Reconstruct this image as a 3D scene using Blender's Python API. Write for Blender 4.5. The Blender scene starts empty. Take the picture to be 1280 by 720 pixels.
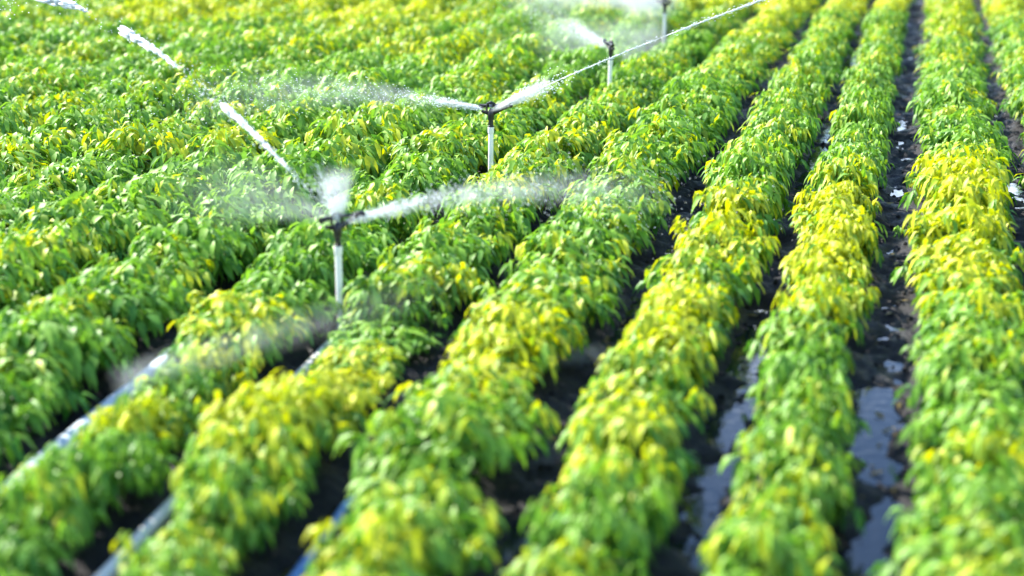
import bpy, math, random
import numpy as np
from mathutils import Vector

R = math.radians
C = bpy.context.scene.collection
rng = np.random.default_rng(7)
random.seed(7)

# ------------------------------------------------------------------ camera
CAM_H = 3.08
PITCH, YAW = R(14.28), R(13.02)
FPX = 2200.0                                     # focal length in pixels of a 1280 wide frame
cam_d = bpy.data.cameras.new('camera')
cam = bpy.data.objects.new('camera', cam_d); C.objects.link(cam)
cam.location = (0, 0, CAM_H)
cam.rotation_euler = (R(90) - PITCH, 0, YAW)
cam_d.sensor_width = 36; cam_d.lens = 36 * FPX / 1280
cam_d.clip_end = 3000; cam_d.clip_start = .1
cam_d.dof.use_dof = True
cam_d.dof.focus_distance = 15.6
cam_d.dof.aperture_fstop = .0619 / .095
bpy.context.scene.camera = cam
FW = np.array([-math.sin(YAW) * math.cos(PITCH), math.cos(YAW) * math.cos(PITCH), -math.sin(PITCH)])
RT = np.array([math.cos(YAW), math.sin(YAW), 0.0]); UP = np.cross(RT, FW)

def view(p):
    """Where a point stands in the 1280 x 720 view, and how deep: decides which plants are built one by one."""
    q = np.asarray(p, float) - np.array([0, 0, CAM_H]); d = q @ FW
    return 640 + FPX * (q @ RT) / d, 360 - FPX * (q @ UP) / d, d

# ------------------------------------------------------------------ helpers
def link(name, me, mats=(), parent=None):
    o = bpy.data.objects.new(name, me); C.objects.link(o)
    if me is not None:
        for m in (mats if isinstance(mats, (list, tuple)) else [mats]):
            me.materials.append(m)
    if parent: o.parent = parent
    return o

def tag(o, label=None, cat=None, group=None, kind=None):
    if label: o['label'] = label
    if cat: o['category'] = cat
    if group: o['group'] = group
    if kind: o['kind'] = kind
    return o

def mesh_np(name, V, F, smooth=True, attrs=None):
    """V (n,3), F (m,3) triangles -> mesh."""
    me = bpy.data.meshes.new(name)
    V = np.ascontiguousarray(V, np.float32); F = np.ascontiguousarray(F, np.int32)
    k = F.shape[1]
    me.vertices.add(len(V)); me.vertices.foreach_set('co', V.ravel())
    me.loops.add(F.size); me.loops.foreach_set('vertex_index', F.ravel())
    me.polygons.add(len(F)); me.polygons.foreach_set('loop_start', np.arange(0, F.size, k, dtype=np.int32))
    me.polygons.foreach_set('loop_total', np.full(len(F), k, np.int32))
    if smooth: me.polygons.foreach_set('use_smooth', np.ones(len(F), bool))
    for nm, arr in (attrs or {}).items():
        a = me.attributes.new(nm, 'FLOAT', 'FACE'); a.data.foreach_set('value', np.ascontiguousarray(arr, np.float32))
    me.update(); me.validate()
    return me

class MB:
    """collects triangles and quads into one mesh"""
    def __init__(s): s.v = []; s.f = []
    def ring_tube(s, path, radii, n=12, caps=True):
        path = [Vector(p) for p in path]; base = len(s.v); ref = None
        for i, p in enumerate(path):
            t = (path[min(i + 1, len(path) - 1)] - path[max(i - 1, 0)]).normalized()
            if ref is None:
                ref = Vector((0, 0, 1)) if abs(t.z) < .9 else Vector((1, 0, 0))
            a = (ref - t * ref.dot(t)).normalized(); ref = a; b = t.cross(a)
            r = radii[i] if isinstance(radii, (list, tuple)) else radii
            for k in range(n):
                g = 2 * math.pi * k / n
                s.v.append(p + a * (r * math.cos(g)) + b * (r * math.sin(g)))
        for i in range(len(path) - 1):
            for k in range(n):
                k2 = (k + 1) % n
                s.f.append((base + i * n + k, base + i * n + k2, base + (i + 1) * n + k2, base + (i + 1) * n + k))
        if caps:
            s.f.append(tuple(base + k for k in range(n))[::-1])
            s.f.append(tuple(base + (len(path) - 1) * n + k for k in range(n)))
        return s
    def box(s, c, sx, sy, sz, rot=None):
        base = len(s.v)
        for x in (-.5, .5):
            for y in (-.5, .5):
                for z in (-.5, .5):
                    p = Vector((x * sx, y * sy, z * sz))
                    if rot: p = rot @ p
                    s.v.append(Vector(c) + p)
        for f in ((0, 1, 3, 2), (4, 6, 7, 5), (0, 4, 5, 1), (2, 3, 7, 6), (0, 2, 6, 4), (1, 5, 7, 3)):
            s.f.append(tuple(base + i for i in f))
        return s
    def build(s, name, mat, parent=None, smooth=True, bevel=0):
        me = bpy.data.meshes.new(name)
        me.from_pydata([tuple(v) for v in s.v], [], s.f)
        if smooth:
            me.polygons.foreach_set('use_smooth', [True] * len(me.polygons))
            me.set_sharp_from_angle(angle=R(40))
        o = link(name, me, mat, parent)
        if bevel:
            b = o.modifiers.new('bevel', 'BEVEL'); b.width = bevel; b.segments = 2
        return o

def hash2(ix, iy, seed):
    h = (ix.astype(np.int64) * 374761393 + iy.astype(np.int64) * 668265263 + seed * 982451653) & 0xffffffff
    h = ((h ^ (h >> 13)) * 1274126177) & 0xffffffff
    return ((h ^ (h >> 16)) & 0xffff) / 65535.0

def noise2(x, y, seed=0):
    x = np.asarray(x, float); y = np.asarray(y, float)
    ix = np.floor(x); iy = np.floor(y); fx = x - ix; fy = y - iy
    fx = fx * fx * (3 - 2 * fx); fy = fy * fy * (3 - 2 * fy)
    a = hash2(ix, iy, seed); b = hash2(ix + 1, iy, seed); c = hash2(ix, iy + 1, seed); d = hash2(ix + 1, iy + 1, seed)
    return (a * (1 - fx) + b * fx) * (1 - fy) + (c * (1 - fx) + d * fx) * fy

# ------------------------------------------------------------------ materials
class NT:
    def __init__(s, name):
        s.m = bpy.data.materials.new(name); s.m.use_nodes = True
        s.t = s.m.node_tree; s.t.nodes.clear(); s.out = s.t.nodes.new('ShaderNodeOutputMaterial')
    def n(s, typ, **kw):
        nd = s.t.nodes.new(typ)
        for k, v in kw.items():
            if k.startswith('i_'):
                nd.inputs[k[2:].replace('_', ' ')].default_value = v
            else: setattr(nd, k, v)
        return nd
    def l(s, a, b): s.t.links.new(a, b)
    def math(s, op, a, b=None, clamp=False):
        nd = s.t.nodes.new('ShaderNodeMath'); nd.operation = op; nd.use_clamp = clamp
        for i, x in enumerate((a, b)):
            if x is None: continue
            if isinstance(x, (int, float)): nd.inputs[i].default_value = x
            else: s.l(x, nd.inputs[i])
        return nd.outputs[0]
    def mix(s, fac, a, b):
        nd = s.t.nodes.new('ShaderNodeMix'); nd.data_type = 'RGBA'
        for sock, x in ((nd.inputs[0], fac), (nd.inputs[6], a), (nd.inputs[7], b)):
            if isinstance(x, (int, float)): sock.default_value = x
            elif isinstance(x, tuple): sock.default_value = (*x, 1)
            else: s.l(x, sock)
        return nd.outputs[2]

def leaf_material(name, per_object):
    t = NT(name)
    raw = t.n('ShaderNodeAttribute', attribute_name='rnd').outputs['Fac']
    rnd = t.math('DIVIDE', t.math('FLOOR', raw), 200.0); tip = t.math('FRACT', raw)
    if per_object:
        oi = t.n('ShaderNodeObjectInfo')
        sep = t.n('ShaderNodeSeparateColor'); t.l(oi.outputs['Color'], sep.inputs[0]); sun_yel = sep.outputs[0]
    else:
        sun_yel = t.n('ShaderNodeAttribute', attribute_name='sun_yel').outputs['Fac']
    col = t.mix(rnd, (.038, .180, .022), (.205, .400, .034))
    # a leaf is yellow where its own number lies under the plant's share of painted sun-yellow
    sel = t.math('MULTIPLY', t.math('SUBTRACT', t.math('MULTIPLY', sun_yel, t.math('ADD', t.math('MULTIPLY', tip, 1.7), .25)), t.math('FRACT', t.math('MULTIPLY', rnd, 7.31))), 3.0, True)
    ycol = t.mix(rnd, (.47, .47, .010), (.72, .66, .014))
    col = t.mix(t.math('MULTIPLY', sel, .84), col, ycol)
    tc = t.n('ShaderNodeTexCoord')
    nz = t.n('ShaderNodeTexNoise', i_Scale=38.0, i_Detail=2.0); t.l(tc.outputs['Object'], nz.inputs['Vector'])
    col = t.mix(t.math('MULTIPLY', tip, .28), col, (.32, .46, .06))
    hsv = t.n('ShaderNodeHueSaturation'); t.l(col, hsv.inputs['Color'])
    t.l(t.math('ADD', t.math('MULTIPLY', nz.outputs['Fac'], .6), .7), hsv.inputs['Value'])
    p = t.n('ShaderNodeBsdfPrincipled', i_Roughness=.48)
    p.inputs['Specular IOR Level'].default_value = .32
    t.l(hsv.outputs[0], p.inputs['Base Color'])
    tr = t.n('ShaderNodeBsdfTranslucent')
    h2 = t.n('ShaderNodeHueSaturation', i_Saturation=1.05, i_Value=1.6); t.l(hsv.outputs[0], h2.inputs['Color'])
    t.l(h2.outputs[0], tr.inputs['Color'])
    mx = t.n('ShaderNodeMixShader', i_Fac=.28); t.l(p.outputs[0], mx.inputs[1]); t.l(tr.outputs[0], mx.inputs[2])
    t.l(mx.outputs[0], t.out.inputs['Surface'])
    return t.m

def plain(name, col, rough=.5, metal=0, noise=None, spec=.5):
    t = NT(name)
    p = t.n('ShaderNodeBsdfPrincipled', i_Roughness=rough, i_Metallic=metal)
    p.inputs['Specular IOR Level'].default_value = spec
    if noise:
        tc = t.n('ShaderNodeTexCoord'); nz = t.n('ShaderNodeTexNoise', i_Scale=noise[0], i_Detail=5.0)
        t.l(tc.outputs['Object'], nz.inputs['Vector'])
        t.l(t.mix(nz.outputs['Fac'], col, noise[1]), p.inputs['Base Color'])
    else: p.inputs['Base Color'].default_value = (*col, 1)
    t.l(p.outputs[0], t.out.inputs['Surface'])
    return t.m

def soil_material():
    t = NT('wet_soil')
    g = t.n('ShaderNodeNewGeometry')
    n1 = t.n('ShaderNodeTexNoise', i_Scale=2.2, i_Detail=6.0, i_Roughness=.65); t.l(g.outputs['Position'], n1.inputs['Vector'])
    n2 = t.n('ShaderNodeTexNoise', i_Scale=26.0, i_Detail=6.0, i_Roughness=.7); t.l(g.outputs['Position'], n2.inputs['Vector'])
    col = t.mix(n1.outputs['Fac'], (.010, .010, .013), (.030, .026, .026))
    col = t.mix(t.math('MULTIPLY', n2.outputs['Fac'], .5), col, (.013, .012, .014))
    p = t.n('ShaderNodeBsdfPrincipled'); p.inputs['Specular IOR Level'].default_value = .35; t.l(col, p.inputs['Base Color'])
    rr = t.n('ShaderNodeMapRange', i_From_Min=.38, i_From_Max=.62, i_To_Min=.30, i_To_Max=.85)
    t.l(n1.outputs['Fac'], rr.inputs['Value']); t.l(rr.outputs[0], p.inputs['Roughness'])
    b = t.n('ShaderNodeBump', i_Strength=1.0, i_Distance=.03); t.l(n2.outputs['Fac'], b.inputs['Height']); t.l(b.outputs[0], p.inputs['Normal'])
    t.l(p.outputs[0], t.out.inputs['Surface'])
    return t.m

def puddle_material():
    t = NT('puddle_water')
    g = t.n('ShaderNodeNewGeometry')
    n2 = t.n('ShaderNodeTexNoise', i_Scale=13.0, i_Detail=3.0); t.l(g.outputs['Position'], n2.inputs['Vector'])
    p = t.n('ShaderNodeBsdfPrincipled', i_Roughness=.06, i_IOR=1.45)
    p.inputs['Base Color'].default_value = (.012, .014, .018, 1)
    b = t.n('ShaderNodeBump', i_Strength=.4, i_Distance=.007); t.l(n2.outputs['Fac'], b.inputs['Height']); t.l(b.outputs[0], p.inputs['Normal'])
    t.l(p.outputs[0], t.out.inputs['Surface'])
    return t.m

def jet_material():
    t = NT('broken_white_water')
    d = t.n('ShaderNodeBsdfPrincipled', i_Roughness=.15, i_IOR=1.33); d.inputs['Base Color'].default_value = (.92, .95, .97, 1)
    tr = t.n('ShaderNodeBsdfTranslucent'); tr.inputs['Color'].default_value = (.95, .97, .98, 1)
    mx = t.n('ShaderNodeMixShader', i_Fac=.45); t.l(d.outputs[0], mx.inputs[1]); t.l(tr.outputs[0], mx.inputs[2])
    t.l(mx.outputs[0], t.out.inputs['Surface'])
    return t.m

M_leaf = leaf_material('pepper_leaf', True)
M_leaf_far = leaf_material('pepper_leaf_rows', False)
M_stem = plain('pepper_stem', (.07, .15, .03), .5, noise=(20, (.13, .16, .05)))
M_soil = soil_material()
M_puddle = puddle_material()
M_jet = jet_material()
M_pvc = plain('white_plastic_pipe', (.88, .85, .81), .35, noise=(9, (.78, .73, .67)))
M_pipe = plain('pale_blue_pipe', (.66, .72, .78), .3, noise=(7, (.46, .55, .63)))
M_sky_streak = plain('blue_sky_streak', (.07, .20, .50), .3, noise=(7, (.12, .30, .60)))
M_black = plain('black_plastic', (.006, .006, .008), .4, noise=(30, (.014, .013, .014)))
M_steel = plain('steel_spring', (.35, .34, .33), .3, 1.0)
M_brass = plain('dark_brass', (.022, .018, .013), .4, .4, noise=(25, (.012, .010, .008)))

# ------------------------------------------------------------------ ground: ridges and furrows in one sheet
FURROWS = [1.86, .93, -.12, -.94, -1.83, -2.77, -3.64, -4.58]
while FURROWS[-1] > -27: FURROWS.append(FURROWS[-1] - .91)
while FURROWS[0] < 8: FURROWS.insert(0, FURROWS[0] + .88)
FURROWS = np.array(FURROWS)
ROWS = (FURROWS[:-1] + FURROWS[1:]) / 2          # from right to left
SPRINKLER_FURROW = int(np.argmin(abs(FURROWS + 3.64)))
# low, wet stretches of the furrows: (furrow x, y from, y to, depth)
WET = [(-.10, 7.6, 11.0, .070), (-.93, 7.8, 11.4, .072), (-.94, 15, 20, .060), (-.94, 24.5, 29.5, .085), (-1.83, 6.8, 8.6, .04),
       (-1.83, 10.5, 12.5, .03), (-2.77, 6.8, 8.8, .06), (-2.77, 10, 12, .03), (.93, 15.5, 21, .030), (.93, 9, 10, .03), (-4.58, 7, 9.5, .04),
       (-6.4, 21, 25, .05), (-7.3, 20, 24, .05)]

def slope(y):
    """the near end of the field falls away gently towards the camera"""
    u = np.clip((16.0 - np.asarray(y, float)) / 7.0, 0, 3.0)
    return -.07 * np.where(u < 1, 3.5 * u * u, 3.5 + 7.0 * (u - 1))

def ground_z(x, y):
    x = np.asarray(x, float); y = np.asarray(y, float)
    wob = .05 * (noise2(y * .35, x * 0 + 3, 5) - .5)
    i = np.clip(np.searchsorted(-FURROWS, -(x + wob)) - 1, 0, len(FURROWS) - 2)
    a, b = FURROWS[i], FURROWS[i + 1]
    u = np.clip((x + wob - b) / (a - b), 0, 1)
    z = slope(y) + .09 * np.clip(.5 - .5 * np.cos(2 * np.pi * u), 0, 1) ** .75
    z = z + .085 * (noise2(x * 7, y * 6, 1) - .5) + .035 * (noise2(x * 12, y * 9, 21) - .5) + .045 * (noise2(x * 17, y * 17, 2) - .5) + .05 * (noise2(x * 1.3, y * .6, 3) - .45)
    for fx, y0, y1, d in WET:
        near = np.clip(1 - abs(x - fx) / .30, 0, 1); near = near * near * (3 - 2 * near)
        al = np.clip(np.minimum(y - y0, y1 - y) / .8 + .5, 0, 1)
        z = z - d * near * al * (.1 + 1.5 * noise2(x * 5, y * 2.6, 11))
    return z

def build_ground():
    xs = np.concatenate([[-900, -300, -90, -40], np.arange(-27, -7, .09), np.arange(-7, 3.2, .032), np.arange(3.2, 7.9, .09), [20, 60, 300, 900]])
    ys = np.concatenate([[-300, -60, -10, 0, 3], np.arange(4.2, 22, .04), np.arange(22, 48, .09), [60, 90, 200, 500, 2000]])
    X, Y = np.meshgrid(xs, ys)
    Z = ground_z(X, Y)
    out = (X < -26.9) | (X > 7.7) | (Y < 4.1) | (Y > 48)
    Z = np.where(out, .07 + slope(Y), Z)
    nx, ny = len(xs), len(ys)
    idx = np.arange(nx * ny).reshape(ny, nx)
    F = np.stack([idx[:-1, :-1], idx[:-1, 1:], idx[1:, 1:], idx[1:, :-1]], -1).reshape(-1, 4)
    me = mesh_np('ground', np.stack([X, Y, Z], -1).reshape(-1, 3), F)
    o = link('ground', me, M_soil)
    tag(o, 'dark wet ridged soil between the pepper rows', None, None, 'structure')

build_ground()
wy = np.arange(4.3, 47.1, .5)
wm = MB(); wm.v = [Vector((x_, y_, float(slope(y_)) - .026)) for y_ in wy for x_ in (-26.5, 7.5)]
wm.f = [(2 * i, 2 * i + 1, 2 * i + 3, 2 * i + 2) for i in range(len(wy) - 1)]
w = wm.build('water', M_puddle)
tag(w, 'shallow irrigation water lying in the furrows', None, None, 'structure')

# ------------------------------------------------------------------ pepper plants
def leaf_cloud(r, n_shoot, per_shoot, rx, ry, h, L=(.085, .155), simple=False):
    """Leaves hanging in whorls from shoot tips spread over a low dome."""
    a = r.uniform(0, 2 * np.pi, n_shoot); cb = r.uniform(-.18, 1, n_shoot); sb = np.sqrt(1 - cb * cb)
    shell = r.uniform(.55, 1.08, n_shoot) * np.where(r.random(n_shoot) < .14, 1.22, 1.0)
    tips = np.stack([rx * np.cos(a) * sb * shell, ry * np.sin(a) * sb * shell, .17 + (h - .17) * np.maximum(cb, -.3) * shell], -1)
    tips[:, 2] = np.maximum(tips[:, 2], .07)
    n = n_shoot * per_shoot
    k = np.repeat(np.arange(n_shoot), per_shoot)
    base = tips[k] + r.normal(0, .022, (n, 3))
    out = tips[k].copy(); out[:, 2] = 0; out /= (np.linalg.norm(out, axis=1, keepdims=True) + 1e-6)
    az = r.uniform(0, 2 * np.pi, n)
    d0 = np.stack([np.cos(az), np.sin(az), r.uniform(-.75, .35, n)], -1) + .55 * out
    d0 /= np.linalg.norm(d0, axis=1, keepdims=True)
    droop = r.uniform(1.2, 3.8, n)[:, None]
    Ln = r.uniform(*L, n)[:, None]; W = Ln * r.uniform(.22, .32, n)[:, None]
    zz = np.array([0, 0, -1.0])
    def dirn(s):
        d = d0 + zz * droop * s
        return d / np.linalg.norm(d, axis=1, keepdims=True)
    side = np.cross(d0, np.array([0, 0, 1.0])); side /= (np.linalg.norm(side, axis=1, keepdims=True) + 1e-6)
    nrm = np.cross(side, d0)
    roll = r.normal(0, .45, n)[:, None]
    side = side * np.cos(roll) + nrm * np.sin(roll); nrm = np.cross(side, d0)
    P0 = base
    rnd = r.uniform(0, 1, n)
    if simple:
        M1 = P0 + dirn(.2) * Ln * .45; T = M1 + dirn(.8) * Ln * .55
        V = np.stack([P0, M1 + side * W * .5 + nrm * W * .12, M1, M1 - side * W * .5 + nrm * W * .12, T], 1)
        tri = np.array([(0, 2, 1), (0, 3, 2), (1, 2, 4), (2, 3, 4)])
    else:
        M1 = P0 + dirn(.15) * Ln * .36; M2 = M1 + dirn(.55) * Ln * .36; T = M2 + dirn(1.0) * Ln * .30
        V = np.stack([P0, M1 + side * W * .5 + nrm * W * .13, M1, M1 - side * W * .5 + nrm * W * .13,
                      M2 + side * W * .36 + nrm * W * .1, M2, M2 - side * W * .36 + nrm * W * .1, T], 1)
        tri = np.array([(0, 2, 1), (0, 3, 2), (1, 2, 5), (1, 5, 4), (2, 3, 6), (2, 6, 5), (4, 5, 7), (5, 6, 7)])
    m = V.shape[1]
    F = (tri[None] + (np.arange(n) * m)[:, None, None]).reshape(-1, 3)
    tip = np.clip((base[:, 2] - .12) / (h - .12), 0, 1) * .75 + np.clip(r.normal(.12, .15, n_shoot), 0, .5)[k]
    rnd = np.floor(rnd * 200) + np.clip(tip, 0, .99)          # whole part: the leaf's own number, fraction: how near the tip it grows
    return V.reshape(-1, 3), F, np.repeat(rnd, len(tri)), tips

def stem_mesh(tips, r):
    mb = MB()
    mb.ring_tube([(0, 0, -.06), (.004, .003, .06), (0, 0, .15)], [.011, .009, .008], 7)
    for t in tips[r.permutation(len(tips))[:12]]:
        m = np.array([t[0] * .35, t[1] * .35, .15 + (t[2] - .15) * .55])
        mb.ring_tube([(0, 0, .14), tuple(m), tuple(t)], [.006, .0045, .0025], 5)
    return mb

N_VAR = 9
VARIANTS = []
for v in range(N_VAR):
    r = np.random.default_rng(100 + v)
    V, F, rnd, tips = leaf_cloud(r, 46, 12, .285, .225, .40, L=(.065, .17))
    fm = mesh_np('foliage', V, F, attrs={'rnd': rnd}); fm.materials.append(M_leaf)
    so = stem_mesh(tips, r)
    sm = bpy.data.meshes.new('stem'); sm.from_pydata([tuple(p) for p in so.v], [], so.f); sm.materials.append(M_stem)
    sm.polygons.foreach_set('use_smooth', [True] * len(sm.polygons))
    VARIANTS.append((fm, sm))
FAR = []
for v in range(7):
    r = np.random.default_rng(200 + v)
    V, F, rnd, tips = leaf_cloud(r, 42, 10, .285, .23, .40, L=(.085, .16), simple=True)
    FAR.append((V, F, rnd))

# bands of sunlight painted into the leaf colour as yellow: (x, y, spread, strength)
SUN_YELLOW = [(.37, 14.3, .9, .75), (.40, 12.4, .6, .3), (-.5, 12.6, .9, .75), (-1.33, 12.7, .45, .6), (-1.35, 10.4, .5, .65), (-2.25, 9.6, .5, .75), (-3.17, 8.9, .5, .85),
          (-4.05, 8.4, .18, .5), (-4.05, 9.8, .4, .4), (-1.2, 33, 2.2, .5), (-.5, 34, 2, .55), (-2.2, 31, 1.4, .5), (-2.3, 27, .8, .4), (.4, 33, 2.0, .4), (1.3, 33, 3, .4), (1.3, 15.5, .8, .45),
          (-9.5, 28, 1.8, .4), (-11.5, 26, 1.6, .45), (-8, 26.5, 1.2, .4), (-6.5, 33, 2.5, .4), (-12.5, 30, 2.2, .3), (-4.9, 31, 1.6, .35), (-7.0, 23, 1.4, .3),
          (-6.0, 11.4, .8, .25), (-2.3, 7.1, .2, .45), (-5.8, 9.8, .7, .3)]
def sun_yellow_at(x, y):
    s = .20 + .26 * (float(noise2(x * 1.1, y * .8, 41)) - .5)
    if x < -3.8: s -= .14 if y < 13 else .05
    for cx, cy, w_, k in SUN_YELLOW:
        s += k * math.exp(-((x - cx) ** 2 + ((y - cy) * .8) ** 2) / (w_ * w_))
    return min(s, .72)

ORD = ['first', 'second', 'third', 'fourth', 'fifth', 'sixth', 'seventh', 'eighth', 'ninth', 'tenth', 'eleventh', 'twelfth', 'thirteenth', 'fourteenth', 'fifteenth',
       'sixteenth', 'seventeenth', 'eighteenth', 'nineteenth', 'twentieth', 'twenty-first', 'twenty-second', 'twenty-third', 'twenty-fourth', 'twenty-fifth',
       'twenty-sixth', 'twenty-seventh', 'twenty-eighth', 'twenty-ninth', 'thirtieth']
for tens, last in (('thirty', 'fortieth'), ('forty', 'fiftieth'), ('fifty', 'sixtieth'), ('sixty', 'seventieth'), ('seventy', 'eightieth')):
    ORD += [f'{tens}-{o}' for o in ORD[:9]] + [last]
plants = []
for ri, rx_ in enumerate(ROWS):
    gap = FURROWS[ri] - FURROWS[ri + 1] - .03
    y = 4.5 + rng.uniform(0, .3)
    while y < 46:
        x = rx_ + rng.normal(0, .035) - .05 * (float(noise2(y * .35, 3, 5)) - .5)
        sx = (gap / .87) ** 1.6 * rng.uniform(.86, 1.16); sz = rng.uniform(.84, 1.14) * (.90 + .22 * float(noise2(y * .5, rx_ * 3, 8)))
        if x < -4.6: sx *= 1.36; sz *= 1.14
        elif x < -1.9: sx *= 1.10
        elif x > -1.7: sx *= .97 if x < -1.0 else .93
        if -1.7 < x < -1.0: x += .05
        if 0 < x < .9: sx *= .92; x += .04
        if -2.7 < x < -1.95 and y < 8.3: sx *= .8; x += .06
        if -4.45 < x < -3.75 and 6.5 < y < 9.5: sx *= .62; x += .12; sz *= .85
        elif -3.6 < x < -2.9 and (6.6 < y < 7.6 or 9.2 < y < 9.8): sx *= .75; x += .05
        if -3.6 < x < -2.9 and y < 7.3: sz *= .8
        if -3.6 < x < -2.8 and 9.0 < y < 10.6: sz *= .56
        u, v, d = view((x, y, .35 + float(slope(y))))
        if -420 < u < 1700 and v < 1150 and v > -170:
            inside = -25 < u < 1305 and -20 < v < 745
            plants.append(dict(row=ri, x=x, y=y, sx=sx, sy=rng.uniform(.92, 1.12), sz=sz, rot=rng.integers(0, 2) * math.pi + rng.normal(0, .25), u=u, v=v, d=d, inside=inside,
                               sun_yel=min(1.0, max(0.0, sun_yellow_at(x, y) + rng.normal(0, .13)))))
        y += rng.uniform(.28, .40)
vis = sorted([p for p in plants if p['inside']], key=lambda p: p['d'])
single = {id(p) for p in vis[:300]}
zs = ground_z(np.array([p['x'] for p in plants]), np.array([p['y'] for p in plants]))
for p, z in zip(plants, zs): p['z'] = float(z) - .01

by_row = {}
for p in vis: by_row.setdefault(p['row'], []).append(p)
def row_words(ri):
    k = SPRINKLER_FURROW - ri                     # 1 = the row touching the sprinkler furrow on the right
    return f'{ORD[k - 1]} row right of sprinklers' if k >= 1 else f'{ORD[-k]} row left of sprinklers'
vi = 0
for ri, ps in by_row.items():
    ps.sort(key=lambda p: p['y'])
    first = ps[0]
    edge = 'left edge' if first['u'] < 40 and first['v'] < 690 else 'bottom edge'
    if first['u'] > 1240 and first['v'] < 690: edge = 'right edge'
    for k, p in enumerate(ps):
        if id(p) not in single: continue
        fm, sm = VARIANTS[vi % N_VAR]; vi += 1 if rng.random() < .7 else 2
        o = bpy.data.objects.new('pepper_plant', None); C.objects.link(o)
        o.location = (p['x'], p['y'], p['z']); o.rotation_euler = (0, 0, p['rot']); o.scale = (p['sx'], p['sy'], p['sz'])
        o.empty_display_size = .1
        col = 'yellow' if p['sun_yel'] > .66 else 'sun-tinted' if p['sun_yel'] > .40 else 'green'
        size = 'tall ' if p['sz'] > 1.12 else 'low ' if p['sz'] < .88 else 'broad ' if p['sx'] > 1.12 else ''
        tag(o, f'{size}{col} pepper plant, {ORD[k]} from the {edge} in {row_words(ri)}', 'pepper plant', 'pepper plants in the crop rows')
        f = bpy.data.objects.new('foliage', fm); C.objects.link(f); f.parent = o; f.color = (p['sun_yel'], p['sun_yel'], p['sun_yel'], 1)
        s = bpy.data.objects.new('stem', sm); C.objects.link(s); s.parent = o

# the rest of the field, further off, as one mass
VV, FF, RR_, YY = [], [], [], []; off = 0
for p in plants:
    if id(p) in single: continue
    V, F, rnd = FAR[int(rng.integers(0, len(FAR)))]
    c, s = math.cos(p['rot']), math.sin(p['rot'])
    Q = V * np.array([p['sx'], p['sy'], p['sz']])
    Q = np.stack([Q[:, 0] * c - Q[:, 1] * s + p['x'], Q[:, 0] * s + Q[:, 1] * c + p['y'], Q[:, 2] + p['z']], -1)
    VV.append(Q); FF.append(F + off); off += len(Q); RR_.append(rnd); YY.append(np.full(len(F), p['sun_yel']))
me = mesh_np('distant_pepper_rows', np.concatenate(VV), np.concatenate(FF), attrs={'rnd': np.concatenate(RR_), 'sun_yel': np.concatenate(YY)})
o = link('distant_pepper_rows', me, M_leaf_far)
tag(o, 'far pepper rows merging into one green mass across the top', 'crop rows', None, 'stuff')
print('plants', len(plants), 'single', len(single), 'in view', len(vis))

# small weeds in the open furrows and dropped leaves on the mud
for wx, wy_, k, lb in [(-.04, 14.1, .55, 'small bright green weed sprouting in the furrow beside the broad right row'),
                       (-.93, 14.6, .6, 'leafy weed in the furrow second from the broad right row')]:
    r = np.random.default_rng(int(wy_ * 10))
    V, F, rnd, tips = leaf_cloud(r, 6, 5, .17, .15, .26)
    o = link('weed', None)
    f = link('foliage', mesh_np('foliage', V * k, F, attrs={'rnd': rnd}), M_leaf, o); f.color = (.1, .1, .1, 1)
    st = stem_mesh(tips, r); st.v = [q * k for q in st.v]; st.build('stem', M_stem, o)
    o.location = (wx, wy_, float(ground_z(np.array([wx]), np.array([wy_]))[0]) - .02)
    tag(o, lb, 'weed', 'weeds in the furrows')
r = np.random.default_rng(77); n = 420
fx = FURROWS[r.integers(SPRINKLER_FURROW - 6, SPRINKLER_FURROW + 2, n)] + r.normal(0, .09, n); fy = 6.5 + 22 * r.uniform(0, 1, n) ** 1.4
a = r.uniform(0, 2 * np.pi, n); Ld = r.uniform(.03, .065, n); Wd = Ld * .38
P = np.stack([fx, fy, np.maximum(ground_z(fx, fy), slope(fy) - .026) + .010], -1)
D = np.stack([np.cos(a), np.sin(a), r.normal(0, .25, n)], -1); S_ = np.stack([-np.sin(a), np.cos(a), r.normal(0, .25, n)], -1)
V = np.stack([P - D * Ld[:, None], P + S_ * Wd[:, None] + [0, 0, .006], P, P - S_ * Wd[:, None] + [0, 0, .006], P + D * Ld[:, None]], 1)
F = (np.array([(0, 2, 1), (0, 3, 2), (1, 2, 4), (2, 3, 4)])[None] + (np.arange(n) * 5)[:, None, None]).reshape(-1, 3)
M_dry = plain('dropped_leaf', (.20, .17, .03), .6, noise=(3, (.12, .06, .02)))
o = link('fallen_leaves', mesh_np('fallen_leaves', V.reshape(-1, 3), F), M_dry)
tag(o, 'dropped yellow and brown leaves on the wet soil', None, None, 'stuff')

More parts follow.
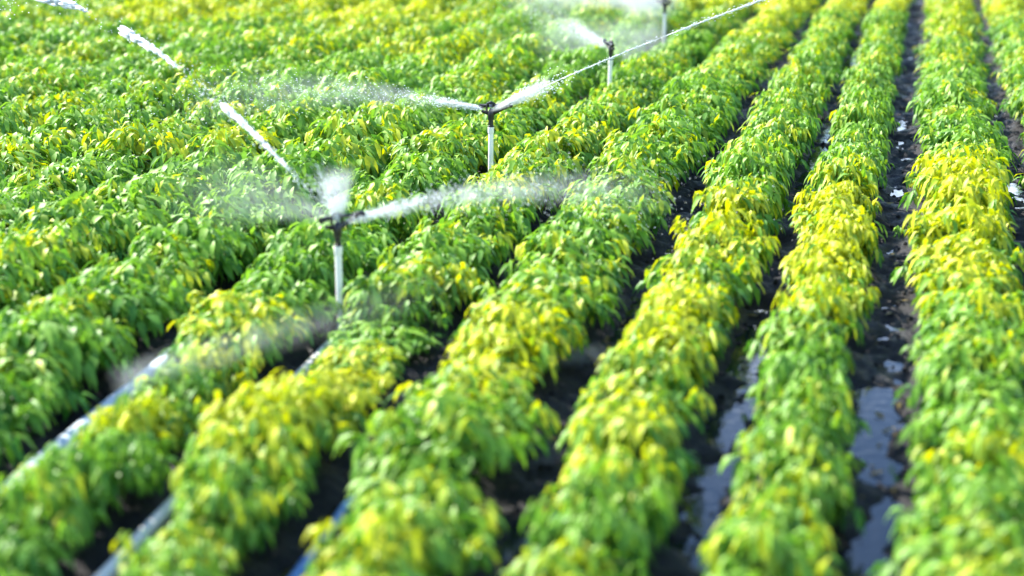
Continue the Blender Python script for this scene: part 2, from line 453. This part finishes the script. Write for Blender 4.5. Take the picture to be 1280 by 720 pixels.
# ------------------------------------------------------------------ sprinklers
HEAD_Z = .775
def sprinkler(x, y, az, label, lean=(0, 0)):
    """White riser with a black impact head; az is where the main nozzle points."""
    gz = float(ground_z(np.array([x]), np.array([y]))[0])
    root = bpy.data.objects.new('impact_sprinkler', None); C.objects.link(root)
    root.location = (x, y, gz - .02); root.rotation_euler = (lean[0], lean[1], 0)
    tag(root, label, 'sprinkler', 'sprinklers on white risers along one furrow')
    top = HEAD_Z + float(slope(y)) - gz + .02 - .135
    MB().ring_tube([(0, 0, -.15), (0, 0, .2), (0, 0, top - .05)], [.024, .0235, .0225], 20).build('riser', M_pvc, root)
    MB().ring_tube([(0, 0, top - .055), (0, 0, top - .05), (0, 0, top), (0, 0, top + .004)], [.0255, .0275, .0275, .024], 20).build('coupling', M_pvc, root)
    ca, sa = math.cos(az), math.sin(az)
    K = 1.28
    def D(f, s, z): return ((f * ca - s * sa) * K, (f * sa + s * ca) * K, top + .072 + (z - .072) * K)
    MB().ring_tube([(0, 0, top + .002), (0, 0, top + .012), (0, 0, top + .016), (0, 0, top + .06), (0, 0, top + .064), (0, 0, top + .074)],
                   [.027, .027, .021, .021, .027, .027], 16).build('bearing_sleeve', M_black, root)
    body = MB()
    body.ring_tube([D(0, 0, .072), D(0, 0, .10), D(.004, 0, .125), D(.006, 0, .145)], [.026, .031, .029, .016], 14)
    for sgn in (-1, 1):   # bridge over the arm
        body.ring_tube([D(-.028 * sgn, 0, .115), D(-.032 * sgn, 0, .145), D(-.024 * sgn, 0, .178), D(0, 0, .186)], [.011, .0105, .0105, .013], 8)
    body.build('body', M_black, root)
    MB().ring_tube([D(.012, 0, .112), D(.05, 0, .130), D(.088, 0, .149), D(.102, 0, .156), D(.118, 0, .1635)], [.021, .018, .016, .0185, .015], 12).build('nozzle', M_brass, root)
    MB().ring_tube([D(-.012, 0, .108), D(-.04, 0, .117), D(-.066, 0, .124)], [.018, .015, .0125], 12).build('rear_nozzle', M_brass, root)
    arm = MB()
    arm.ring_tube([D(-.085, .024, .152), D(-.045, .026, .160), D(0, .010, .164), D(.06, .022, .165), D(.105, .020, .164)], [.023, .015, .018, .012, .011], 10)
    arm.ring_tube([D(.100, .022, .166), D(.122, .010, .168), D(.142, -.006, .172), D(.150, -.018, .166)], [.012, .019, .022, .011], 10)
    arm.build('impact_arm', M_black, root)
    sp = [D(.0135 * math.cos(a), .0135 * math.sin(a), .150 + .026 * a / (10 * math.pi)) for a in np.linspace(0, 10 * math.pi, 70)]
    MB().ring_tube(sp, .0018, 6).build('spring', M_steel, root)
    return root

SP = [(-3.64, 10.70, R(45)), (-3.64, 14.90, R(0)), (-3.46, 19.92, R(126)), (-3.64, 25.56, R(170))]
SL = ['nearest whole black sprinkler head on white riser, mist bursting above it',
      'black sprinkler on white riser throwing the long thin jet over the rows',
      'small sprinkler whose short white riser stands just below the thin jet',
      'farthest sprinkler, its white riser half lost in bright spray at the top edge']
for (x, y, az), lb in zip(SP, SL):
    sprinkler(x, y, az, lb, (rng.normal(0, .012), rng.normal(0, .012)))

# ------------------------------------------------------------------ water thrown by the sprinklers
def arc(x, y, az, el, v, t):
    t = np.asarray(t, float)
    return np.stack([x + t * v * math.cos(el) * math.cos(az), y + t * v * math.cos(el) * math.sin(az), HEAD_Z + float(slope(y)) + .01 + t * v * math.sin(el) - 4.9 * t * t], -1)

ICO_V, ICO_F = None, None
def ico():
    import bmesh
    bm = bmesh.new(); bmesh.ops.create_icosphere(bm, subdivisions=1, radius=1)
    V = np.array([v.co for v in bm.verts]); F = np.array([[v.index for v in f.verts] for f in bm.faces]); bm.free()
    return V, F
ICO_V, ICO_F = ico()

def blobs(name, P, D, rad, stretch, mat, parent):
    """water drops: small ellipsoids at P stretched along D"""
    D = D / np.linalg.norm(D, axis=1, keepdims=True)
    A = np.cross(D, np.array([.12, .2, 1.0])); A /= np.linalg.norm(A, axis=1, keepdims=True); B = np.cross(D, A)
    n = len(P)
    V = (P[:, None] + rad[:, None, None] * (ICO_V[None, :, 0:1] * A[:, None] + ICO_V[None, :, 1:2] * B[:, None] + stretch[:, None, None] * ICO_V[None, :, 2:3] * D[:, None]))
    F = (ICO_F[None] + (np.arange(n) * len(ICO_V))[:, None, None]).reshape(-1, 3)
    return link(name, mesh_np(name, V.reshape(-1, 3), F), mat, parent)

def stream(s, az, el, v, pulses, drops, label, group='water jets thrown by the sprinklers'):
    """One jet: pulses = [(t0, t1, radius at start, radius at end)], drops = (t0, t1, count, spread at t0, spread at t1, size)."""
    x, y = SP[s][0], SP[s][1]
    root = bpy.data.objects.new('water_jet', None); C.objects.link(root); root.location = (0, 0, 0)
    org = arc(x, y, az, el, v, [0])[0]; root.location = org
    tag(root, label, 'water jet', group)
    for t0, t1, r0, r1 in pulses:
        n = int(260 * max(.25, (t1 - t0) / .1))
        t = rng.uniform(t0, t1, n); u = (t - t0) / (t1 - t0)
        r = r0 + (r1 - r0) * u
        r = r * np.clip(np.minimum(u / .1, (1 - u) / .05), .35, 1)
        P = arc(x, y, az, el, v, t); Dn = arc(x, y, az, el, v, t + .01) - P
        P = P + rng.normal(0, 1, (n, 3)) * (r * .5)[:, None] - org
        blobs('jet_pulse', P, Dn, r * rng.uniform(.22, .6, n), rng.uniform(4, 9, n), M_jet, root)
        tt = np.linspace(t0, t1, 40); uu = (tt - t0) / (t1 - t0)
        rr = (r0 + (r1 - r0) * uu) * np.clip(np.minimum(uu / .1, (1 - uu) / .05), .2, 1) * (.5 + .25 * noise2(tt * 300, tt * 0, 4))
        MB().ring_tube([tuple(q) for q in arc(x, y, az, el, v, tt) - org], [float(q) for q in rr], 10).build('jet_core', M_jet, root)
    for t0, t1, n, s0, s1, size in drops:
        t = t0 + (t1 - t0) * rng.uniform(0, 1, n) * rng.uniform(.3, 1, n)
        P = arc(x, y, az, el, v, t); Dn = arc(x, y, az, el, v, t + .01) - P
        sp = s0 + (s1 - s0) * (t - t0) / (t1 - t0)
        P = P + rng.normal(0, 1, (n, 3)) * sp[:, None]
        keep = P[:, 2] > .12
        P, Dn = P[keep], Dn[keep]; m = len(P)
        ob = blobs('droplets', P - org, Dn, size * rng.uniform(.4, 1.2, m), rng.uniform(1.0, 3.0, m), M_jet, root)
        ob['kind'] = 'stuff'
    return root

stream(0, R(141), R(26), 11, [(.058, .152, .009, .019), (.214, .306, .010, .029), (.368, .46, .014, .042)],
       [(.03, .5, 400, .01, .08, .004), (.5, .95, 700, .10, .4, .005)], 'broken white jet flying from nearest sprinkler toward the upper left corner')
stream(0, R(45), R(10), 8, [], [(.010, .12, 1100, .010, .045, .003), (.08, .5, 1300, .05, .25, .0026)],
       'fanning spray drifting from nearest sprinkler over the rows to its right')
stream(0, R(200), R(72), 3.4, [], [(.008, .06, 260, .006, .025, .003), (.04, .16, 420, .03, .07, .0028)],
       'upright burst of drops splashing off the arm of the nearest sprinkler')
stream(1, R(0), R(26), 16, [(.030, .10, .006, .007), (.10, .24, .007, .011)], [(.010, .05, 900, .012, .06, .004), (.05, .5, 500, .01, .05, .003)],
       'long thin jet rising from second sprinkler past the far risers')
stream(1, R(180), R(10), 9, [(.008, .05, .006, .012)], [(.010, .09, 900, .010, .035, .0035), (.08, .5, 1000, .04, .25, .003)],
       'short spray leaving second sprinkler toward the left field')
stream(2, R(126), R(8), 15, [(.008, .05, .010, .016)], [(.01, .12, 700, .02, .08, .004), (.12, .3, 250, .08, .2, .004)],
       'pale spray leaving third sprinkler, the small one below the thin jet')
stream(3, R(10), R(26), 12, [(.10, .18, .012, .016)], [(.02, .3, 500, .02, .1, .0045)], 'bright jet beside the farthest sprinkler at the top edge')

# clods and crumbs of soil loose in the furrows
r = np.random.default_rng(5); n = 1800
fx = FURROWS[r.integers(SPRINKLER_FURROW - 6, SPRINKLER_FURROW + 2, n)] + r.normal(0, .13, n); fy = 6.2 + 16 * r.uniform(0, 1, n) ** 1.3
P = np.stack([fx, fy, ground_z(fx, fy) + .004], -1)
clods = blobs('soil_clods', P, r.normal(0, 1, (n, 3)) + [.01, 0, 0], r.uniform(.006, .024, n), r.uniform(.7, 1.4, n), M_soil, None)
clods.data.polygons.foreach_set('use_smooth', [False] * len(clods.data.polygons))
tag(clods, 'loose clods of wet soil in the furrows', None, None, 'stuff')

# fine mist hanging round the heads: volumes that thin out from their own axis
def mist(name, loc, az, L, r0, k, dens, label, el=0.0, v=7.0, vert=False, start=.07):
    t = NT(name + '_volume')
    tc = t.n('ShaderNodeTexCoord'); sep = t.n('ShaderNodeSeparateXYZ'); t.l(tc.outputs['Object'], sep.inputs[0])
    X, Y, Z = sep.outputs
    if vert: X, Z = Z, X
    c1 = math.tan(el); c2 = 0 if vert else 4.9 / (v * math.cos(el)) ** 2
    zp = t.math('SUBTRACT', t.math('MULTIPLY', X, c1), t.math('MULTIPLY', t.math('MULTIPLY', X, X), c2))
    dz = t.math('SUBTRACT', Z, zp)
    Rr = t.math('ADD', t.math('MULTIPLY', X, k), r0)
    q = t.math('DIVIDE', t.math('ADD', t.math('MULTIPLY', Y, Y), t.math('MULTIPLY', dz, dz)), t.math('MULTIPLY', Rr, Rr))
    fall = t.math('SUBTRACT', 1.0, q, True)
    fall = t.math('MULTIPLY', fall, fall)
    lon = t.math('SUBTRACT', 1.0, t.math('DIVIDE', X, L), True)
    rise = t.math('DIVIDE', X, max(start, .02), True)
    nz = t.n('ShaderNodeTexNoise', i_Scale=(9.0 if vert else 2.6 / max(.3, r0 + k * L * .5)), i_Detail=5.0, i_Roughness=.65); t.l(tc.outputs['Object'], nz.inputs['Vector'])
    nf = t.n('ShaderNodeMapRange', i_From_Min=.38, i_From_Max=.68, i_To_Min=.15, i_To_Max=1.5); t.l(nz.outputs['Fac'], nf.inputs['Value'])
    thin = t.math('DIVIDE', r0, Rr)
    d = t.math('MULTIPLY', t.math('MULTIPLY', t.math('MULTIPLY', fall, lon), t.math('MULTIPLY', rise, nf.outputs[0])), t.math('MULTIPLY', thin, dens))
    pv = t.n('ShaderNodeVolumePrincipled', i_Anisotropy=.05); pv.inputs['Color'].default_value = (.96, .98, 1, 1)
    t.l(d, pv.inputs['Density']); t.l(pv.outputs[0], t.out.inputs['Volume'])
    mb = MB(); n = 14
    path, rad = [], []
    for i in range(n + 1):
        xx = L * i / n
        path.append((0, 0, xx) if vert else (xx, 0, xx * c1 - xx * xx * c2)); rad.append((r0 + k * xx) * 1.02)
    mb.ring_tube(path, rad, 16)
    o = mb.build(name, t.m); o.location = loc; o.rotation_euler = (0, 0, az)
    tag(o, label, 'mist', None, 'stuff')
    return o

def head(s, dz=.01): return (SP[s][0], SP[s][1], HEAD_Z + float(slope(SP[s][1])) + dz)
mist('spray_mist', head(0, .06), 0, .34, .06, .34, 48, 'puff of white mist bursting above the nearest sprinkler head', vert=True)
mist('spray_mist', head(0), R(45), 2.7, .03, .075, 17, 'veil of mist following the nearest spray to the right', R(10), 8)
mist('spray_mist', head(0), R(141), 2.4, .03, .24, 6, 'thin mist under the broken jet to the upper left', R(8), 7)
mist('spray_mist', (-2.75, 10.1, .0), R(25), 2.6, .10, .035, 6, 'thin low mist lying across the furrows where spray lands')
mist('spray_mist', head(1), R(0), .55, .03, .15, 130, 'bright puff of mist at the start of the thin jet', R(26), 16)
mist('spray_mist', head(1), R(180), 3.0, .02, .12, 18, 'widening mist left of the second sprinkler', R(10), 9)
mist('spray_mist', head(2), R(126), 2.0, .03, .16, 16, 'pale mist left of the third sprinkler', R(8), 12)
mist('spray_mist', head(3), R(178), 2.4, .10, .22, 22, 'bright white mist round the farthest sprinkler', R(12), 9)

mist('spray_mist', (SP[3][0] - .4, SP[3][1] + 1.0, .45), 0, 1.4, .45, .6, 9, 'white cloud of spray round the head of the farthest sprinkler', vert=True, start=.5)
mist('spray_mist', (-4.30, 8.65, .14), R(57), 2.6, .12, .03, 1.7, 'low streak of mist drifting over the leaves at lower left', R(4), 20)

mist('spray_mist', (-3.2, 22.5, .55), R(172), 5.0, .55, .06, .55, 'broad pale veil of mist over the rows behind the two small sprinklers')

# irrigation pipes lying in two furrows
def pipe(fx, y0, y1, r, mat, label):
    ys = np.arange(y0, y1, .25)
    xs = fx + .03 * (noise2(ys * .5, ys * 0 + 2, 31) - .5)
    zs_ = slope(ys) + .012 + r * .8
    mb = MB(); mb.ring_tube([(float(a), float(b), float(c)) for a, b, c in zip(xs, ys, zs_)], r, 14)
    o = mb.build('irrigation_pipe', mat)
    tag(o, label, 'irrigation pipe', 'pipes lying along the furrows')
    return o
pipe(-3.64, 4.6, 26.2, .042, M_pvc, 'white irrigation pipe lying on the soil along the sprinkler line')
pipe(-2.74, 4.6, 8.6, .034, M_sky_streak, 'thin blue tube standing in for sky reflected between two rows at bottom edge')  # tube added in place of blue sky reflected in furrow water
pipe(-4.55, 4.6, 20, .06, M_pipe, 'thick pale blue pipe in the furrow left of the sprinkler line')

# ------------------------------------------------------------------ light
SUN_EL, SUN_AZ = R(42), (-.90, .28)            # towards the sun: out to the left, a little beyond
sv = Vector((SUN_AZ[0], SUN_AZ[1], 0)).normalized() * math.cos(SUN_EL); sv.z = math.sin(SUN_EL)
sl = bpy.data.lights.new('sun', 'SUN'); so = bpy.data.objects.new('sun', sl); C.objects.link(so)
sl.energy = 5.0; sl.angle = R(.5); sl.color = (1, .95, .85)
so.rotation_euler = sv.to_track_quat('Z', 'Y').to_euler(); so.location = (-10, 10, 20)
wd = bpy.data.worlds.new('World'); bpy.context.scene.world = wd; wd.use_nodes = True
nt = wd.node_tree; bg = nt.nodes['Background']
sky = nt.nodes.new('ShaderNodeTexSky'); sky.sky_type = 'NISHITA'; sky.sun_disc = False; sky.ozone_density = 5.0; sky.dust_density = .4; sky.air_density = 1.0
sky.sun_elevation = SUN_EL; sky.sun_rotation = math.atan2(sv.x, sv.y)
tc = nt.nodes.new('ShaderNodeTexCoord'); mp = nt.nodes.new('ShaderNodeMapping'); mp.inputs['Scale'].default_value = (1, 1, 3.0)
nt.links.new(tc.outputs['Generated'], mp.inputs['Vector'])
cn = nt.nodes.new('ShaderNodeTexNoise'); cn.inputs['Scale'].default_value = 4.5; cn.inputs['Detail'].default_value = 6; nt.links.new(mp.outputs[0], cn.inputs['Vector'])
cr = nt.nodes.new('ShaderNodeMapRange'); cr.inputs['From Min'].default_value = .53; cr.inputs['From Max'].default_value = .72; nt.links.new(cn.outputs['Fac'], cr.inputs['Value'])
sx_ = nt.nodes.new('ShaderNodeSeparateXYZ'); nt.links.new(tc.outputs['Generated'], sx_.inputs[0])
hr = nt.nodes.new('ShaderNodeMapRange'); hr.inputs['From Min'].default_value = .75; hr.inputs['From Max'].default_value = .35; nt.links.new(sx_.outputs[2], hr.inputs['Value'])
cm = nt.nodes.new('ShaderNodeMath'); cm.operation = 'MULTIPLY'; nt.links.new(cr.outputs[0], cm.inputs[0]); nt.links.new(hr.outputs[0], cm.inputs[1])
mx = nt.nodes.new('ShaderNodeMix'); mx.data_type = 'RGBA'; mx.inputs[7].default_value = (9.0, 10.0, 11.8, 1)      # unseen low clouds, added to whiten the puddle reflections
nt.links.new(cm.outputs[0], mx.inputs[0]); nt.links.new(sky.outputs[0], mx.inputs[6])
nt.links.new(mx.outputs[2], bg.inputs['Color']); bg.inputs['Strength'].default_value = .135

sc = bpy.context.scene
sc.view_settings.view_transform = 'Standard'; sc.view_settings.look = 'None'
sc.view_settings.exposure = 1.64; sc.view_settings.gamma = 1
sc.render.engine = 'CYCLES'
cy = sc.cycles
cy.use_denoising = True
cy.max_bounces = 7; cy.diffuse_bounces = 3; cy.glossy_bounces = 3; cy.transmission_bounces = 4; cy.volume_bounces = 1; cy.transparent_max_bounces = 8
cy.sample_clamp_indirect = 6
